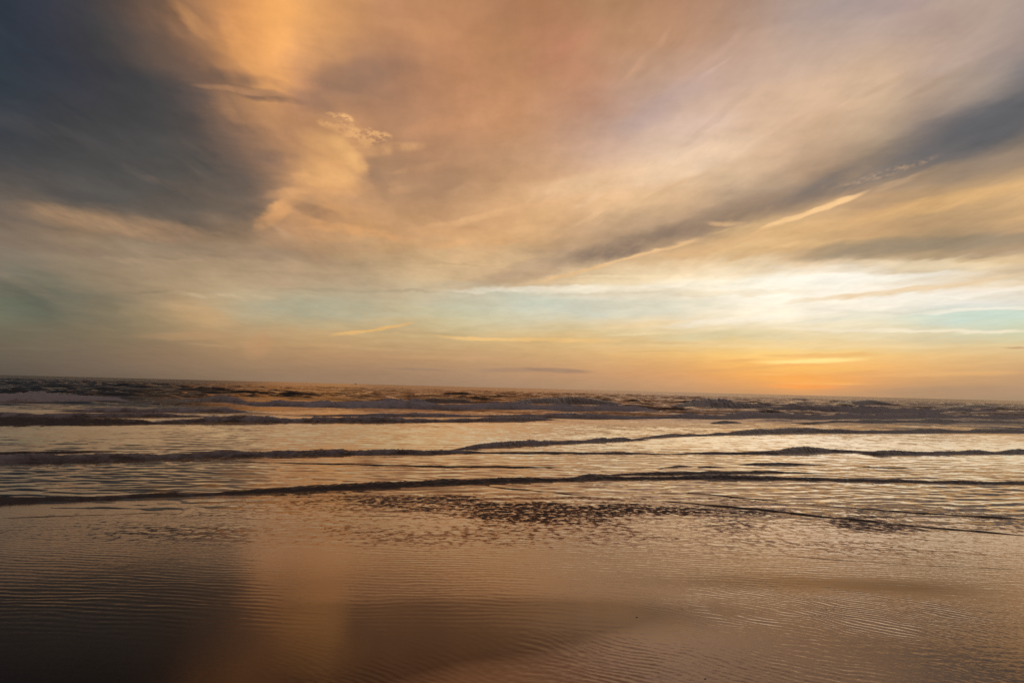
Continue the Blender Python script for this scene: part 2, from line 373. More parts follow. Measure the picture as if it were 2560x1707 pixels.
def backdrop(colour):
    bg = w.n('ShaderNodeBackground'); bg.inputs['Strength'].default_value = 1.0
    w.put(bg.inputs['Color'], w.mix(veil, air, w.v('SCALE', colour, scale=comb)))
    return bg.outputs[0]
def stops(w, fac, cols):
    rp = w.n('ShaderNodeValToRGB'); rp.color_ramp.interpolation = 'LINEAR'
    el_ = rp.color_ramp.elements
    while len(el_) < len(cols): el_.new(0.5)
    for k in range(len(cols)): el_[k].position = k / (len(cols) - 1.0)
    for k in range(len(cols)): el_[k].color = (*cols[k], 1)
    w.put(rp.inputs[0], fac)
    return rp.outputs[0]
def either(test, yes, no):
    nd = w.n('ShaderNodeMixShader')
    w.put(nd.inputs[0], test); WT.links.new(no, nd.inputs[1]); WT.links.new(yes, nd.inputs[2])
    return nd.outputs[0]

ELS = [0.0, 0.7, 1.4, 2.2, 3.1, 4.0, 4.8, 5.7, 6.7, 7.8, 8.9, 10.1, 11.3, 12.7, 14.2, 15.8, 17.5, 19.3, 21.2, 23.2, 25.4, 27.8, 30.5]
STEP = 0.8
KINDS = [(k, q) for k in 'wph' for q in (0.25, 0.55, 1.0)]
# the sky is worked out piece by piece (four bearings by two heights), so that each ray costs little;
# neighbouring pieces share the same stops and streaks and meet without a seam
def piece(a0, a1, e0, e1):
    nt = bpy.data.node_groups.new('sky_piece', 'ShaderNodeTree')
    nt.interface.new_socket('place', in_out='INPUT', socket_type='NodeSocketVector')
    nt.interface.new_socket('az', in_out='INPUT', socket_type='NodeSocketFloat')
    nt.interface.new_socket('el', in_out='INPUT', socket_type='NodeSocketFloat')
    for k, q in KINDS: nt.interface.new_socket(k + str(q), in_out='INPUT', socket_type='NodeSocketFloat')
    nt.interface.new_socket('colour', in_out='OUTPUT', socket_type='NodeSocketColor')
    p = G(nt); gi = p.n('NodeGroupInput').outputs; go = p.n('NodeGroupOutput')
    lo = math.floor((a0 - 2.4) / STEP) * STEP
    place, ga, ge = gi['place'], gi['az'], gi['el']
    use = [e for k, e in enumerate(ELS) if (k + 1 >= len(ELS) or ELS[k + 1] > e0 - 2.6) and (k == 0 or ELS[k - 1] < e1 + 2.6)]
    az01 = p.ramp(ga, lo, lo + 31 * STEP)
    cur = None
    for i, e in enumerate(use):
        if i and i % 5 == 0:       # lean on the colour so far by a billionth, so that few values are held at once
            az01 = p.m('MULTIPLY_ADD', cur, 1e-9, az01); ge = p.m('MULTIPLY_ADD', cur, 1e-9, ge)
        rp = stops(p, az01, [sky_colour(*pix(lo + STEP * k, e)) for k in range(32)])
        cur = rp if cur is None else p.mix(p.ramp(ge, use[i - 1], e), cur, rp)
    n_ = 0
    for c, A, B, reach, amt, wi, kind, col in STREAKS:
        m_ = 1.9
        if c[0] + reach[0] + m_ < a0 or c[0] - reach[0] - m_ > a1 or c[1] + reach[1] + m_ < e0 or c[1] - reach[1] - m_ > e1: continue
        if n_ % 6 == 0:
            nd = p.n('ShaderNodeVectorMath', operation='MULTIPLY_ADD')
            p.put(nd.inputs[0], cur); nd.inputs[1].default_value = (1e-9,) * 3; p.put(nd.inputs[2], place)
            place = nd.outputs[0]
        n_ += 1
        t = p.v('DOT_PRODUCT', place, (A[0], A[1], -A @ c))
        n = p.v('DOT_PRODUCT', place, (B[0], B[1], -B @ c))
        r2 = p.m('MULTIPLY_ADD', n, n, p.m('MULTIPLY', t, t))
        wq = min((0.25, 0.55, 1.0), key=lambda q: abs(q - wi))
        f = p.m('MULTIPLY', p.ramp(r2, 1.0, 0.0, 0.0, amt, smooth=True), gi[kind + str(wq)])
        cur = p.mix(f, cur, col)
    p.put(go.inputs[0], cur)
    nd = w.n('ShaderNodeGroup', node_tree=nt)
    w.put(nd.inputs['place'], place_0); w.put(nd.inputs['az'], ga_0); w.put(nd.inputs['el'], ge_0)
    for k, q in KINDS: w.put(nd.inputs[k + str(q)], wisp_of(k, q))
    return backdrop(nd.outputs[0])
AZS = [-39.0, -19.5, 0.0, 19.5, 39.0]; ELM = 10.2; ELT = 30.5
cols_ = []
for k in range(4):
    cols_.append(either(w.m('GREATER_THAN', elr, ELM), piece(AZS[k], AZS[k + 1], ELM, ELT), piece(AZS[k], AZS[k + 1], 0.0, ELM)))
left_ = either(w.m('GREATER_THAN', azr, AZS[1]), cols_[1], cols_[0])
right_ = either(w.m('GREATER_THAN', azr, AZS[3]), cols_[3], cols_[2])
front_ = either(w.m('GREATER_THAN', azr, AZS[2]), right_, left_)
def edge_colour(sign):
    return stops(w, w.ramp(ge_0, 0.0, ELT), [sky_colour(*pix(sign * 38.0, ELT * k / 31)) for k in range(32)])
absaz = w.m('ABSOLUTE', azr)
side_c = w.mix(w.m('GREATER_THAN', azr, 0.0), edge_colour(-1), edge_colour(1))
side = backdrop(w.mix(w.ramp(absaz, 39.0, 95.0, smooth=True), side_c, dusk))
top_c = stops(w, w.ramp(ga_0, AZS[0], AZS[4]), [sky_colour(*pix(AZS[0] + 78.0 * k / 31, 29.5)) for k in range(32)])
top = backdrop(w.mix(w.m('MAXIMUM', w.ramp(elr, 30.5, 62.0, smooth=True), w.ramp(absaz, 39.0, 95.0, smooth=True)), top_c, dusk))
whole = either(w.m('GREATER_THAN', elr, ELT), top, either(w.m('GREATER_THAN', absaz, AZS[4]), side, front_))
wo = w.n('ShaderNodeOutputWorld'); WT.links.new(whole, wo.inputs[0])
world.cycles.sampling_method = 'NONE'

# the sun is already down behind the cloud on the horizon: no lamp, the sky is the light

# ------------------------------------------------------------------ helpers
def hash2(ix, iy, seed):
    h = (ix.astype(np.int64) * 374761393 + iy.astype(np.int64) * 668265263 + seed * 1442695041) & 0xffffffff
    h = ((h ^ (h >> 13)) * 1274126177) & 0xffffffff
    h = h ^ (h >> 16)
    return (h & 0xffffff) / float(0xffffff)
def vnoise(x, y, seed=0):
    ix = np.floor(x); iy = np.floor(y); fx = x - ix; fy = y - iy
    fx = fx * fx * fx * (fx * (fx * 6 - 15) + 10); fy = fy * fy * fy * (fy * (fy * 6 - 15) + 10)
    a = hash2(ix, iy, seed); b = hash2(ix + 1, iy, seed); c = hash2(ix, iy + 1, seed); d = hash2(ix + 1, iy + 1, seed)
    return (a + (b - a) * fx) * (1 - fy) + (c + (d - c) * fx) * fy
def fbm(x, y, seed=0, octs=4, gain=0.5):
    s = 0.0; a = 1.0; t = 0.0
    for o in range(octs):
        s = s + a * vnoise(x * 2 ** o, y * 2 ** o, seed + o * 17); t += a; a *= gain
    return s / t
def sstep(v, a, b):
    t = np.clip((v - a) / (b - a), 0, 1)
    return t * t * (3 - 2 * t)

def grid_mesh(name, X, Y, Z, mat, parent=None, keep=None, attrs=None):
    R, C = X.shape
    co = np.stack([X, Y, Z], -1).reshape(-1, 3)
    idx = np.arange(R * C).reshape(R, C)
    q = np.stack([idx[:-1, :-1], idx[:-1, 1:], idx[1:, 1:], idx[1:, :-1]], -1).reshape(-1, 4)
    if keep is not None: q = q[keep(co[q].mean(1))]
    me = bpy.data.meshes.new(name)
    me.vertices.add(len(co)); me.vertices.foreach_set('co', co.astype(np.float32).ravel())
    me.loops.add(q.size); me.loops.foreach_set('vertex_index', q.astype(np.int32).ravel())
    me.polygons.add(len(q))
    me.polygons.foreach_set('loop_start', np.arange(0, q.size, 4, dtype=np.int32))
    me.polygons.foreach_set('use_smooth', np.ones(len(q), bool))
    for k, a in (attrs or {}).items():
        at_ = me.attributes.new(k, 'FLOAT', 'POINT'); at_.data.foreach_set('value', a.astype(np.float32).ravel())
    me.update(calc_edges=True); me.validate()
    me.materials.append(mat)
    ob = bpy.data.objects.new(name, me); COL.objects.link(ob)
    if parent is not None: ob.parent = parent
    return ob
def tag(o, label=None, cat=None, group=None, kind=None):
    for k, v_ in (('label', label), ('category', cat), ('group', group), ('kind', kind)):
        if v_: o[k] = v_
    return o

# ------------------------------------------------------------------ materials
def new_mat(name):
    m = bpy.data.materials.new(name); m.use_nodes = True
    m.node_tree.nodes.clear()
    gg = G(m.node_tree)
    b = gg.n('ShaderNodeBsdfPrincipled'); o = gg.n('ShaderNodeOutputMaterial')
    m.node_tree.links.new(b.outputs[0], o.inputs[0])
    return m, gg, b

def tilt(gg, pos, layers, lean=None):
    """ripples too small to model: the surface normal leans by a few degrees"""
    acc = None
    for scl, amount in layers:
        nz = gg.noise(gg.v('MULTIPLY', pos, scl), 1.0, 2.0, 0.6, col=True)
        dv = gg.v('MULTIPLY', gg.v('SUBTRACT', nz, (0.5, 0.5, 0.5)), (amount[0], amount[1], 0))
        acc = dv if acc is None else gg.v('ADD', acc, dv)
    nm = gg.n('ShaderNodeNewGeometry').outputs['Normal']
    if lean is not None: acc = gg.v('ADD', gg.v('SCALE', acc, scale=lean[0]), lean[1])
    return gg.v('NORMALIZE', gg.v('ADD', nm, acc))

def wavelets(gg, pos):
    ch = gg.n('ShaderNodeAttribute', attribute_name='churn').outputs['Fac']
    px_, py_, _ = gg.sep(pos)
    q = gg.xyz(gg.m('MULTIPLY_ADD', py_, 1.2, gg.m('MULTIPLY', px_, 10.0)), gg.m('MULTIPLY_ADD', px_, -2.2, gg.m('MULTIPLY', py_, 9.0)), 0.0)
    nz = gg.noise(q, 1.0, 5.0, 0.68, False, '2D')
    steep = gg.ramp(gg.m('MULTIPLY_ADD', ch, 0.13, nz), 0.53, 0.72, 0.0, 1.0, smooth=True)
    return gg.xyz(0.0, gg.m('MULTIPLY', gg.m('MULTIPLY', steep, ch), -0.36), 0.0)
def wet(name, base, rough, normal, ior, tint, gg, out):
    """murky water or water-logged sand: a dull body under a warm-tinted sheen that grows with a flatter view"""
    df = gg.n('ShaderNodeBsdfDiffuse'); gg.put(df.inputs['Color'], base)
    gl = gg.n('ShaderNodeBsdfGlossy'); gl.inputs['Color'].default_value = (*tint, 1)
    gg.put(gl.inputs['Roughness'], rough); gg.put(gl.inputs['Normal'], normal)
    fr = gg.n('ShaderNodeFresnel'); gg.put(fr.inputs['IOR'], ior); gg.put(fr.inputs['Normal'], normal)
    fac = gg.ramp(fr.outputs[0], 0.03, 0.60, 0.012, 1.0)
    mx = gg.n('ShaderNodeMixShader'); gg.put(mx.inputs[0], fac)
    gg.nt.links.new(df.outputs[0], mx.inputs[1]); gg.nt.links.new(gl.outputs[0], mx.inputs[2])
    gg.nt.links.new(mx.outputs[0], out.inputs[0])
def bare_mat(name):
    m = bpy.data.materials.new(name); m.use_nodes = True; m.node_tree.nodes.clear()
    gg = G(m.node_tree)
    return m, gg, gg.n('ShaderNodeOutputMaterial')

m_sea, gg, out = bare_mat('sea_water')
pos = gg.n('ShaderNodeNewGeometry').outputs['Position']
yy = gg.sep(pos)[1]
deep = gg.ramp(yy, 25.0, 70.0)
murk = gg.noise(gg.v('MULTIPLY', pos, (0.08, 0.2, 1)), 1.0, 3.0)
colr = gg.mix(deep, (0.040, 0.022, 0.012), (0.018, 0.014, 0.009))
colr = gg.mix(gg.ramp(murk, .35, .7, 0, .7), colr, (0.03, 0.02, 0.014))
# seen this flat, the open water shows mostly the near sides of its wavelets
patchy = gg.ramp(gg.noise(gg.v('MULTIPLY', pos, (0.35, 0.5, 1)), 1.0, 3.0), 0.35, 0.65, 0.55, 1.35)
chop = gg.m('MULTIPLY', gg.ramp(yy, 24.0, 60.0, 0.85, 2.4, smooth=True), patchy)
nearside = gg.xyz(0.0, gg.ramp(yy, 18.0, 52.0, -0.042, -0.165, smooth=True), 0.0)
acc_w = wavelets(gg, pos)
nrm = tilt(gg, pos, [((2.2, 1.7, 1), (0.05, 0.13)), ((5.5, 6.0, 1), (0.05, 0.12)), ((0.5, 0.6, 1), (0.02, 0.05)), ((11.0, 26.0, 1), (0.05, 0.10))], (chop, gg.v('ADD', nearside, acc_w)))
wet('sea', colr, gg.ramp(yy, 10.0, 60.0, 0.03, 0.14), nrm, gg.ramp(yy, 24.0, 60.0, 1.6, 1.27), (1.0, 0.87, 0.74), gg, out)

m_sand, gg, out = bare_mat('wet_sand')
pos = gg.n('ShaderNodeNewGeometry').outputs['Position']
film = gg.n('ShaderNodeAttribute', attribute_name='film').outputs['Fac']
grain = gg.noise(pos, 260.0, 2.0)
tone = gg.noise(gg.v('MULTIPLY', pos, (1.2, 2.0, 1)), 1.0, 4.0)
c = gg.mix(gg.ramp(tone, .3, .7), (0.008, 0.0035, 0.0016), (0.014, 0.0062, 0.0028))
c = gg.mix(gg.ramp(grain, .45, .75, 0, .5), c, (0.008, 0.005, 0.003))
lean = gg.noise(gg.v('MULTIPLY', pos, (30, 60, 1)), 1.0, 2.0, 0.6, col=True)
dv = gg.v('MULTIPLY', gg.v('SUBTRACT', lean, (0.5, 0.5, 0.5)), (0.34, 0.16, 0))
dv = gg.v('SCALE', dv, scale=gg.ramp(film, 0, 1, 1.0, 0.16))
nm = gg.n('ShaderNodeNewGeometry').outputs['Normal']
nrm = gg.v('NORMALIZE', gg.v('ADD', nm, gg.v('ADD', dv, wavelets(gg, pos))))
wet('sand', c, gg.ramp(film, 0, 1, 0.18, 0.09), nrm, gg.ramp(film, 0.45, 1.0, 1.60, 1.24), (1.0, 0.82, 0.70), gg, out)

m_wave, gg, b = new_mat('wave_water')
pos = gg.n('ShaderNodeNewGeometry').outputs['Position']
fo = gg.n('ShaderNodeAttribute', attribute_name='foam').outputs['Fac']
nz = gg.noise(gg.v('MULTIPLY', pos, (3.0, 3.0, 6.0)), 1.0, 5.0, 0.65)
fm = gg.ramp(gg.m('ADD', gg.m('MULTIPLY', nz, 0.8), fo), 0.60, 1.10)
c = gg.mix(fm, (0.065, 0.042, 0.029), (0.38, 0.33, 0.335))
gg.put(b.inputs['Base Color'], c); b.inputs['IOR'].default_value = 1.33
gg.put(b.inputs['Roughness'], gg.ramp(fm, 0, 1, 0.16, 0.7))
gg.put(b.inputs['Normal'], tilt(gg, pos, [((5.0, 12.0, 9.0), (0.3, 0.4)), ((18.0, 30.0, 30.0), (0.4, 0.5))]))

m_foam, gg, b = new_mat('sea_foam')
pos = gg.n('ShaderNodeNewGeometry').outputs['Position']
nz = gg.noise(gg.v('MULTIPLY', pos, (4.0, 4.0, 8.0)), 1.0, 6.0, 0.7)
gg.put(b.inputs['Base Color'], gg.mix(gg.ramp(nz, .3, .7), (0.18, 0.15, 0.15), (0.52, 0.47, 0.47)))
b.inputs['Roughness'].default_value = 0.75; b.inputs['IOR'].default_value = 1.33
gg.put(b.inputs['Normal'], tilt(gg, pos, [((14.0, 14.0, 14.0), (0.5, 0.5))]))

def plain_mat(name, colour, rough):
    m, gg, b = new_mat(name)
    pos = gg.n('ShaderNodeNewGeometry').outputs['Position']
    nz = gg.noise(pos, 1.5, 4.0)
    gg.put(b.inputs['Base Color'], gg.mix(gg.ramp(nz, .3, .7), tuple(q * .7 for q in colour), colour))
    b.inputs['Roughness'].default_value = rough
    return m
m_hull = plain_mat('boat_paint', (0.05, 0.045, 0.05), 0.5)
m_cabin = plain_mat('cabin_paint', (0.16, 0.14, 0.13), 0.5)

# ------------------------------------------------------------------ the beach
def rows(y0, y1, f):
    ys = [y0]
    while ys[-1] < y1: ys.append(ys[-1] + f(ys[-1]))
    return np.array(ys)
def fan(ys, ncol, k=0.92, pad=1.2):
    s = np.linspace(-1, 1, ncol)
    W = ys * k + pad
    return W[:, None] * s[None, :], np.repeat(ys[:, None], ncol, 1)

SHORE_Y = 9.3
def beach_z(y):
    """the foreshore falls gently to the water's edge"""
    u = np.maximum(SHORE_Y - y, 0.0)
    return 0.012 * u * u / (u + 1.2)
def on_beach(px, py):
    q = at(px, py)
    for _ in range(30): q = 0.5 * q + 0.5 * at(px, py, float(beach_z(q[1])))
    return q

def spot(X, Y, px, py, rx, ry, soft=0.5):
    """a soft ellipse on the ground, centre and reach given by what the photo shows there"""
    c = on_beach(px, py); ex = on_beach(px + rx, py); ey = on_beach(px, py + ry)
    ax = abs(ex[0] - c[0]); ay = abs(ey[1] - c[1])
    r = np.sqrt(((X - c[0]) / ax) ** 2 + ((Y - c[1]) / ay) ** 2)
    r = r + 0.35 * (fbm(X * 0.9, Y * 0.9, 91) - 0.5)
    return 1 - sstep(r, 1 - soft, 1 + soft)

def churn(X, Y):
    """where the backwash is broken into steep little wavelets"""
    c = np.clip(1.25 * spot(X, Y, 1300, 1268, 520, 30, .55) + 1.0 * spot(X, Y, 1950, 1284, 620, 36, .6) + .50 * spot(X, Y, 1550, 1318, 900, 50, .9) + .22 * spot(X, Y, 560, 1336, 600, 22, .9), 0, 1)
    return c * (0.30 + 0.9 * sstep(fbm(X * 0.9, Y * 1.4, 39, 3), 0.28, 0.60))
ys = rows(2.2, 19.0, lambda y: max(0.0125, 0.40 * y * y / 1093.0))
X, Y = fan(ys, 620)
base = np.where(Y < SHORE_Y, beach_z(Y), (SHORE_Y - Y) * 0.010) + 0.010 * (fbm(X * 0.25, Y * 0.35, 5, 3) - 0.5)
wx = 0.22 * (fbm(X * 0.8, Y * 0.8, 11, 3) - 0.5) + 0.07 * (fbm(X * 3, Y * 5, 12, 3) - 0.5)
A = np.sin((Y + 0.05 * X + wx) * 2 * math.pi / 0.082 + 2.0 * fbm(X * 0.5, Y * 0.5, 15, 2))
B = np.sin((0.80 * Y + 0.55 * X + 1.6 * wx) * 2 * math.pi / 0.052 + 3.0 * fbm(X * 2.2, Y * 2.2, 16, 2))
nearB = spot(X, Y, 1500, 1680, 900, 110) 
rightB = spot(X, Y, 2080, 1530, 430, 70)
mb = np.clip(nearB + 0.9 * rightB, 0, 1)
patch = sstep(fbm(X * 0.45, Y * 0.6, 21, 3), 0.25, 0.6)
ampA = 0.00042 * (0.10 + 0.9 * patch) * (0.4 + 1.0 * fbm(X * 2.5, Y * 6, 24, 2)) * (1 - mb)
ampB = (0.0008 + 0.0013 * spot(X, Y, 1960, 1525, 330, 60, .8)) * mb * (0.4 + 0.8 * sstep(fbm(X * 3, Y * 2.5, 23, 3), 0.35, 0.65))
pool = np.clip(1.1 * spot(X, Y, 300, 1650, 640, 125, .9) + 0.8 * spot(X, Y, 1160, 1575, 360, 75, 1.0) + 0.6 * spot(X, Y, 1620, 1525, 260, 34, .9) + 0.5 * spot(X, Y, 2060, 1462, 300, 22, .9), 0, 1)
far = sstep(Y, 6.8, 9.0)
rip = A * ampA * (1 - 0.55 * far) * (1 - 0.93 * pool) + B * ampB * (1 - 0.85 * pool)
fine = 0.0011 * (fbm(X * 9, Y * 20, 31, 3) - 0.5) * (1 - 0.9 * pool)
# rough churned patch where the backwash breaks over sand lumps
ch = churn(X, Y)
flow = 0.30 * (fbm(X * 1.1, Y * 0.9, 40, 2) - 0.5)
lump = fbm(X * 5.6 + 0.5 * Y, (Y + flow) * 8.5 + 0.9 * X, 41, 4, 0.64)
lump = sstep(lump, 0.44, 0.66) * ch * 0.006
lump2 = (fbm(X * 10 + 1.5 * Y, (Y + flow) * 15, 44, 2) - 0.5) * ch * 0.004
Z = base + rip + fine + lump + lump2
filmv = np.clip(pool + 0.55 * spot(X, Y, 200, 1540, 760, 230, .9) + 0.52 + 0.5 * (fbm(X * 0.6, Y * 0.8, 51, 3) - 0.5) - 0.35 * mb, 0, 1)
beach = grid_mesh('wet_sand', X, Y, Z, m_sand, attrs={'film': filmv, 'churn': ch})
tag(beach, kind='structure')

# ------------------------------------------------------------------ the sea
def spacing(y):
    return min(max(0.045, 0.38 * y * y / 1093.0), 0.30 + 0.007 * max(0, y - 30))
ys1 = rows(8.4, 330.0, spacing)
ys2 = rows(ys1[-1] * 1.01, 60000.0, lambda y: y * 0.045)
ysS = np.concatenate([ys1, ys2])
X, Y = fan(ysS, 640, k=0.95, pad=2.0)
sp = np.concatenate([np.diff(ysS), [1e4]])[:, None]
rng = np.random.RandomState(7)
Z = np.zeros_like(X)
for i in range(90):
    lam = 0.22 * (40.0 ** rng.rand())
    th = rng.normal(0, 0.42); k = 2 * math.pi / lam
    ph = rng.rand() * 6.283
    fade = np.clip((lam / sp - 2.2) / 2.5, 0, 1)
    near = 0.0011 * (lam / 0.4) ** 0.5 * np.clip(1.6 - lam / 0.7, 0, 1)
    farA = 0.0070 * lam ** 0.75
    wgt = sstep(Y, 23.0, 70.0)
    amp_ = near * (1 - wgt) + farA * wgt
    Z += amp_ * fade * np.sin(k * (Y * math.cos(th) + X * math.sin(th)) + ph)
# long swells shouldering in, ragged along their tops
n1 = fbm(X * 0.075 + 0.02 * Y, Y * 0.19 + 0.03 * X, 61, 3, 0.55)
ridge = np.clip(1 - np.abs(2 * n1 - 1) * 2.2, 0, 1) ** 2
rag = 0.55 + 0.9 * fbm(X * 0.35, Y * 0.4, 63, 3, 0.5)
Z += 0.42 * sstep(Y, 46, 66) * np.clip(2.4 - Y / 200.0, 0, 1) * ridge * rag * sstep(fbm(X * 0.05, Y * 0.10, 67, 2), 0.35, 0.6)
Z = Z * np.clip((6000.0 - Y) / 5000.0, 0, 1)
sea = grid_mesh('sea', X, Y, Z, m_sea, attrs={'churn': np.where(Y < 16, churn(X, np.minimum(Y, 16)), 0.0)})
tag(sea, kind='structure')

# ------------------------------------------------------------------ waves
def wave(name, pts, label, foam=0.3, cat='wave', group=None, back=5.0, lumps=1.0, seed=1, froth=False, ends=(1, 1), front=2.4):
    """pts: (x, foot y, height) as seen in the photo, turned into a ridge of water with its own size and depth"""
    P = []
    for px, py, hp in pts:
        q = on_beach(px, py); P.append((q[0], q[1], (0.66 if q[1] < 21 else 1.12) * hp * q[1] / F))
    P = np.array(P)
    seg = np.r_[0, np.cumsum(np.hypot(np.diff(P[:, 0]), np.diff(P[:, 1])))]
    L = seg[-1]; hm = P[:, 2].max()
    if P[:, 1].mean() > 21: lumps = lumps * 0.55        # the outer rows roll in smoother
    n = int(np.clip(L / max(0.03, hm * 0.10), 60, 1100))
    s = np.linspace(0, L, n)
    # smooth the guide line
    def sm(v):
        f = np.interp(s, seg, v)
        kk = max(3, n // 30) | 1
        fp = np.pad(f, kk // 2, mode='edge')
        return np.convolve(fp, np.ones(kk) / kk, 'valid')
    cx, cy, h = sm(P[:, 0]), sm(P[:, 1]), sm(P[:, 2])
    e0 = sstep(s, 0, max(0.20 * L, 3 * hm)) if ends[0] else np.ones(n)
    e1 = 1 - sstep(s, L - max(0.20 * L, 3 * hm), L) if ends[1] else np.ones(n)
    h = h * (e0 * e1) ** 0.7 * (0.05 + 0.95 * fbm(s / (hm * 7 + .2), s * 0 + seed, seed, 3) + 0.95 * fbm(s / (hm * 26 + .4), s * 0 + seed + 5.5, seed + 70, 3))
    cy = cy + hm * 1.4 * (fbm(s / (hm * 14 + .3), s * 0 + 7.7, seed + 3, 3) - 0.5)
    h = h + 0.0005
    # profile from the foot (t=0) up the face to the crest, then down the long back
    tf = np.linspace(-0.25, 1, 16); tb = np.linspace(0, 1, 14)[1:]
    off, zz_, ff = [], [], []
    for t in tf:
        off.append(front * 1.1 * max(t, -1) if t > 0 else t * 1.2)
        zz_.append((sstep(np.array(t), 0, 1.0) ** 0.8) if t > 0 else t * 0.6); ff.append(min(1, 0.25 + 1.2 * t) if t > 0 else 0.0)
    for t in tb:
        off.append(front * 1.1 + back * t); zz_.append((1 - t) ** 1.6 * (1 + 0.3 * t) - 0.12 * t); ff.append(max(0, 1 - 4 * t))
    off, zz_, ff = map(np.array, (off, zz_, ff))
    T, S = np.meshgrid(np.arange(len(off)), s, indexing='ij')
    H = h[None, :] + 0 * T
    Xw = cx[None, :] + 0 * T
    Yw = cy[None, :] + off[:, None] * H
    Zw = zz_[:, None] * H - 0.004 + beach_z(Yw)
    rough_ = (fbm(S / (0.20 * hm + .02), off[T.astype(int)] * 2.2 + seed, seed + 9, 4, 0.6) - 0.5)
    face = np.array(ff)[:, None]
    Zw = Zw + lumps * 0.34 * H * rough_ * face
    Yw = Yw - lumps * 0.50 * H * (fbm(S / (0.26 * hm + .02), off[T.astype(int)] * 1.8, seed + 29, 4, 0.6) - 0.5) * face
    fo = (foam + 0.08) * (0.55 + 0.9 * fbm(S / (1.6 * hm + .1), S * 0 + 3.3, seed + 40, 3)) * (0.35 + 0.65 * face)
    ob = grid_mesh(name, Xw, Yw, Zw, m_wave, attrs={'foam': np.clip(fo, 0, 1)})
    tag(ob, label, cat, group)
    if froth:                      # a ragged lip of froth along the crest
        m0 = 13; m1 = 19
        fr = slice(m0, m1)
        fz = fbm(S[fr] / (0.16 * hm + .02), off[T[fr].astype(int)] * 3 + 2, seed + 55, 4, 0.65)
        on = sstep(fbm(S[fr] / (1.5 * hm + .2), S[fr] * 0 + 1.1, seed + 66, 3), 0.42, 0.62)
        edge = np.array([0, .7, 1, 1, .7, 0])[:, None]
        Zf = Zw[fr] + (-0.03 + (0.05 + 0.30 * fz) * on * edge) * H[fr]
        Yf = Yw[fr] - 0.10 * H[fr] * fz * on
        keepm = on.mean()
        f_ob = grid_mesh('foam', Xw[fr], Yf, Zf, m_foam, parent=ob)
    return ob

GB = 'waves rolling in beyond the shallows'
GN = 'low waves in the shallows'
GW = 'thin wash lines on the wet sand'
# far breakers
wave('breaking_wave', [(-160,1004,17),(0,1005,20),(120,1004,19),(240,1003,12),(330,1003,8)], 'pale foaming breaker at the far left edge below the horizon', .75, 'wave', GB, seed=2, froth=True, ends=(0,1))
wave('breaking_wave', [(350,1011,8),(396,1012,16),(440,1010,14),(540,1007,16),(640,1009,8)], 'breaker with a dark peaked left shoulder and grey foam trail', .40, 'wave', GB, seed=3)
wave('breaking_wave', [(505,1010,8),(600,1013,12),(720,1018,14),(860,1022,19),(960,1023,20),(1150,1025,14),(1300,1027,14),(1480,1029,15),(1600,1030,16),(1690,1029,7)], 'longest grey foaming breaker, in the middle of the outer surf', .6, 'wave', GB, seed=5, froth=True)
wave('rolling_wave', [(1010,1009,4),(1080,1009,14),(1150,1009,13),(1200,1009,4)], 'short dark swell hump behind the longest foaming breaker', .05, 'wave', GB, seed=6, lumps=.4)
wave('rolling_wave', [(1225,1014,4),(1330,1013,13),(1420,1013,18),(1520,1014,16),(1590,1014,4)], 'long dark swell rising behind the right half of the longest breaker', .18, 'wave', GB, seed=7, lumps=.6)
wave('breaking_wave', [(1640,1024,6),(1710,1024,14),(1780,1023,20),(1850,1024,15),(1950,1026,10),(2040,1028,5)], 'dark breaker with a peaked crest under the orange glow, left of it', .3, 'wave', GB, seed=8, froth=True)
wave('breaking_wave', [(1690,1030,8),(1800,1030,9),(1920,1031,12),(2000,1033,18),(2100,1036,14),(2250,1038,12),(2400,1038,12),(2620,1040,14)], 'broad brown breaker running to the right edge beneath the sunset', .38, 'wave', GB, seed=9, froth=True, ends=(1,0))
wave('rolling_wave', [(2080,1015,4),(2140,1014,9),(2195,1015,13),(2240,1016,8),(2300,1018,4)], 'small dark peaked swell just right of the sunset glow, close to the horizon', .05, 'wave', GB, seed=10, lumps=.4)
wave('rolling_wave', [(2300,1024,5),(2400,1024,11),(2480,1025,13),(2620,1027,10)], 'dark swell at the far right edge close under the horizon', .12, 'wave', GB, seed=12, lumps=.5, ends=(1,0))
wave('rolling_wave', [(480,983,2),(525,983,7),(570,983,6),(610,984,2)], 'tiny dark swell peak alone near the horizon, left of the boat', .0, 'wave', GB, seed=13, lumps=.3)
wave('rolling_wave', [(672,989,2),(705,989,6),(735,989,2)], 'tiny dark swell hump just below and left of the boat', .0, 'wave', GB, seed=14, lumps=.3)
wave('rolling_wave', [(895,988,2),(930,988,4),(960,988,2)], 'smallest dark swell ripple just below and right of the boat', .0, 'wave', GB, seed=15, lumps=.3)
wave('breaking_wave', [(120,1029,5),(330,1031,8),(450,1031,11),(560,1031,10),(640,1031,4)], 'low foamy breaker below the dark peaked one on the left', .45, 'wave', GB, seed=16, froth=True)
wave('rolling_wave', [(-140,1044,10),(60,1045,9),(180,1044,9),(420,1043,7),(560,1042,4)], 'low dull breaker at the left edge under the pale foaming one', .35, 'wave', GB, seed=17, ends=(0,1))
wave('breaking_wave', [(640,1038,5),(720,1039,9),(860,1041,12),(1050,1043,12),(1300,1045,10),(1480,1047,10),(1700,1049,12),(1880,1049,13),(2050,1050,9),(2250,1049,9),(2620,1050,10)], 'very long purple-grey breaker crossing from the middle to the right edge', .45, 'wave', GB, seed=18, froth=True, ends=(1,0))
wave('rolling_wave', [(-140,1060,10),(80,1060,11),(200,1061,13),(330,1060,9),(420,1060,6)], 'dark trough-edged wave at left, lowest of the outer surf', .12, 'wave', GB, seed=19, ends=(0,1))
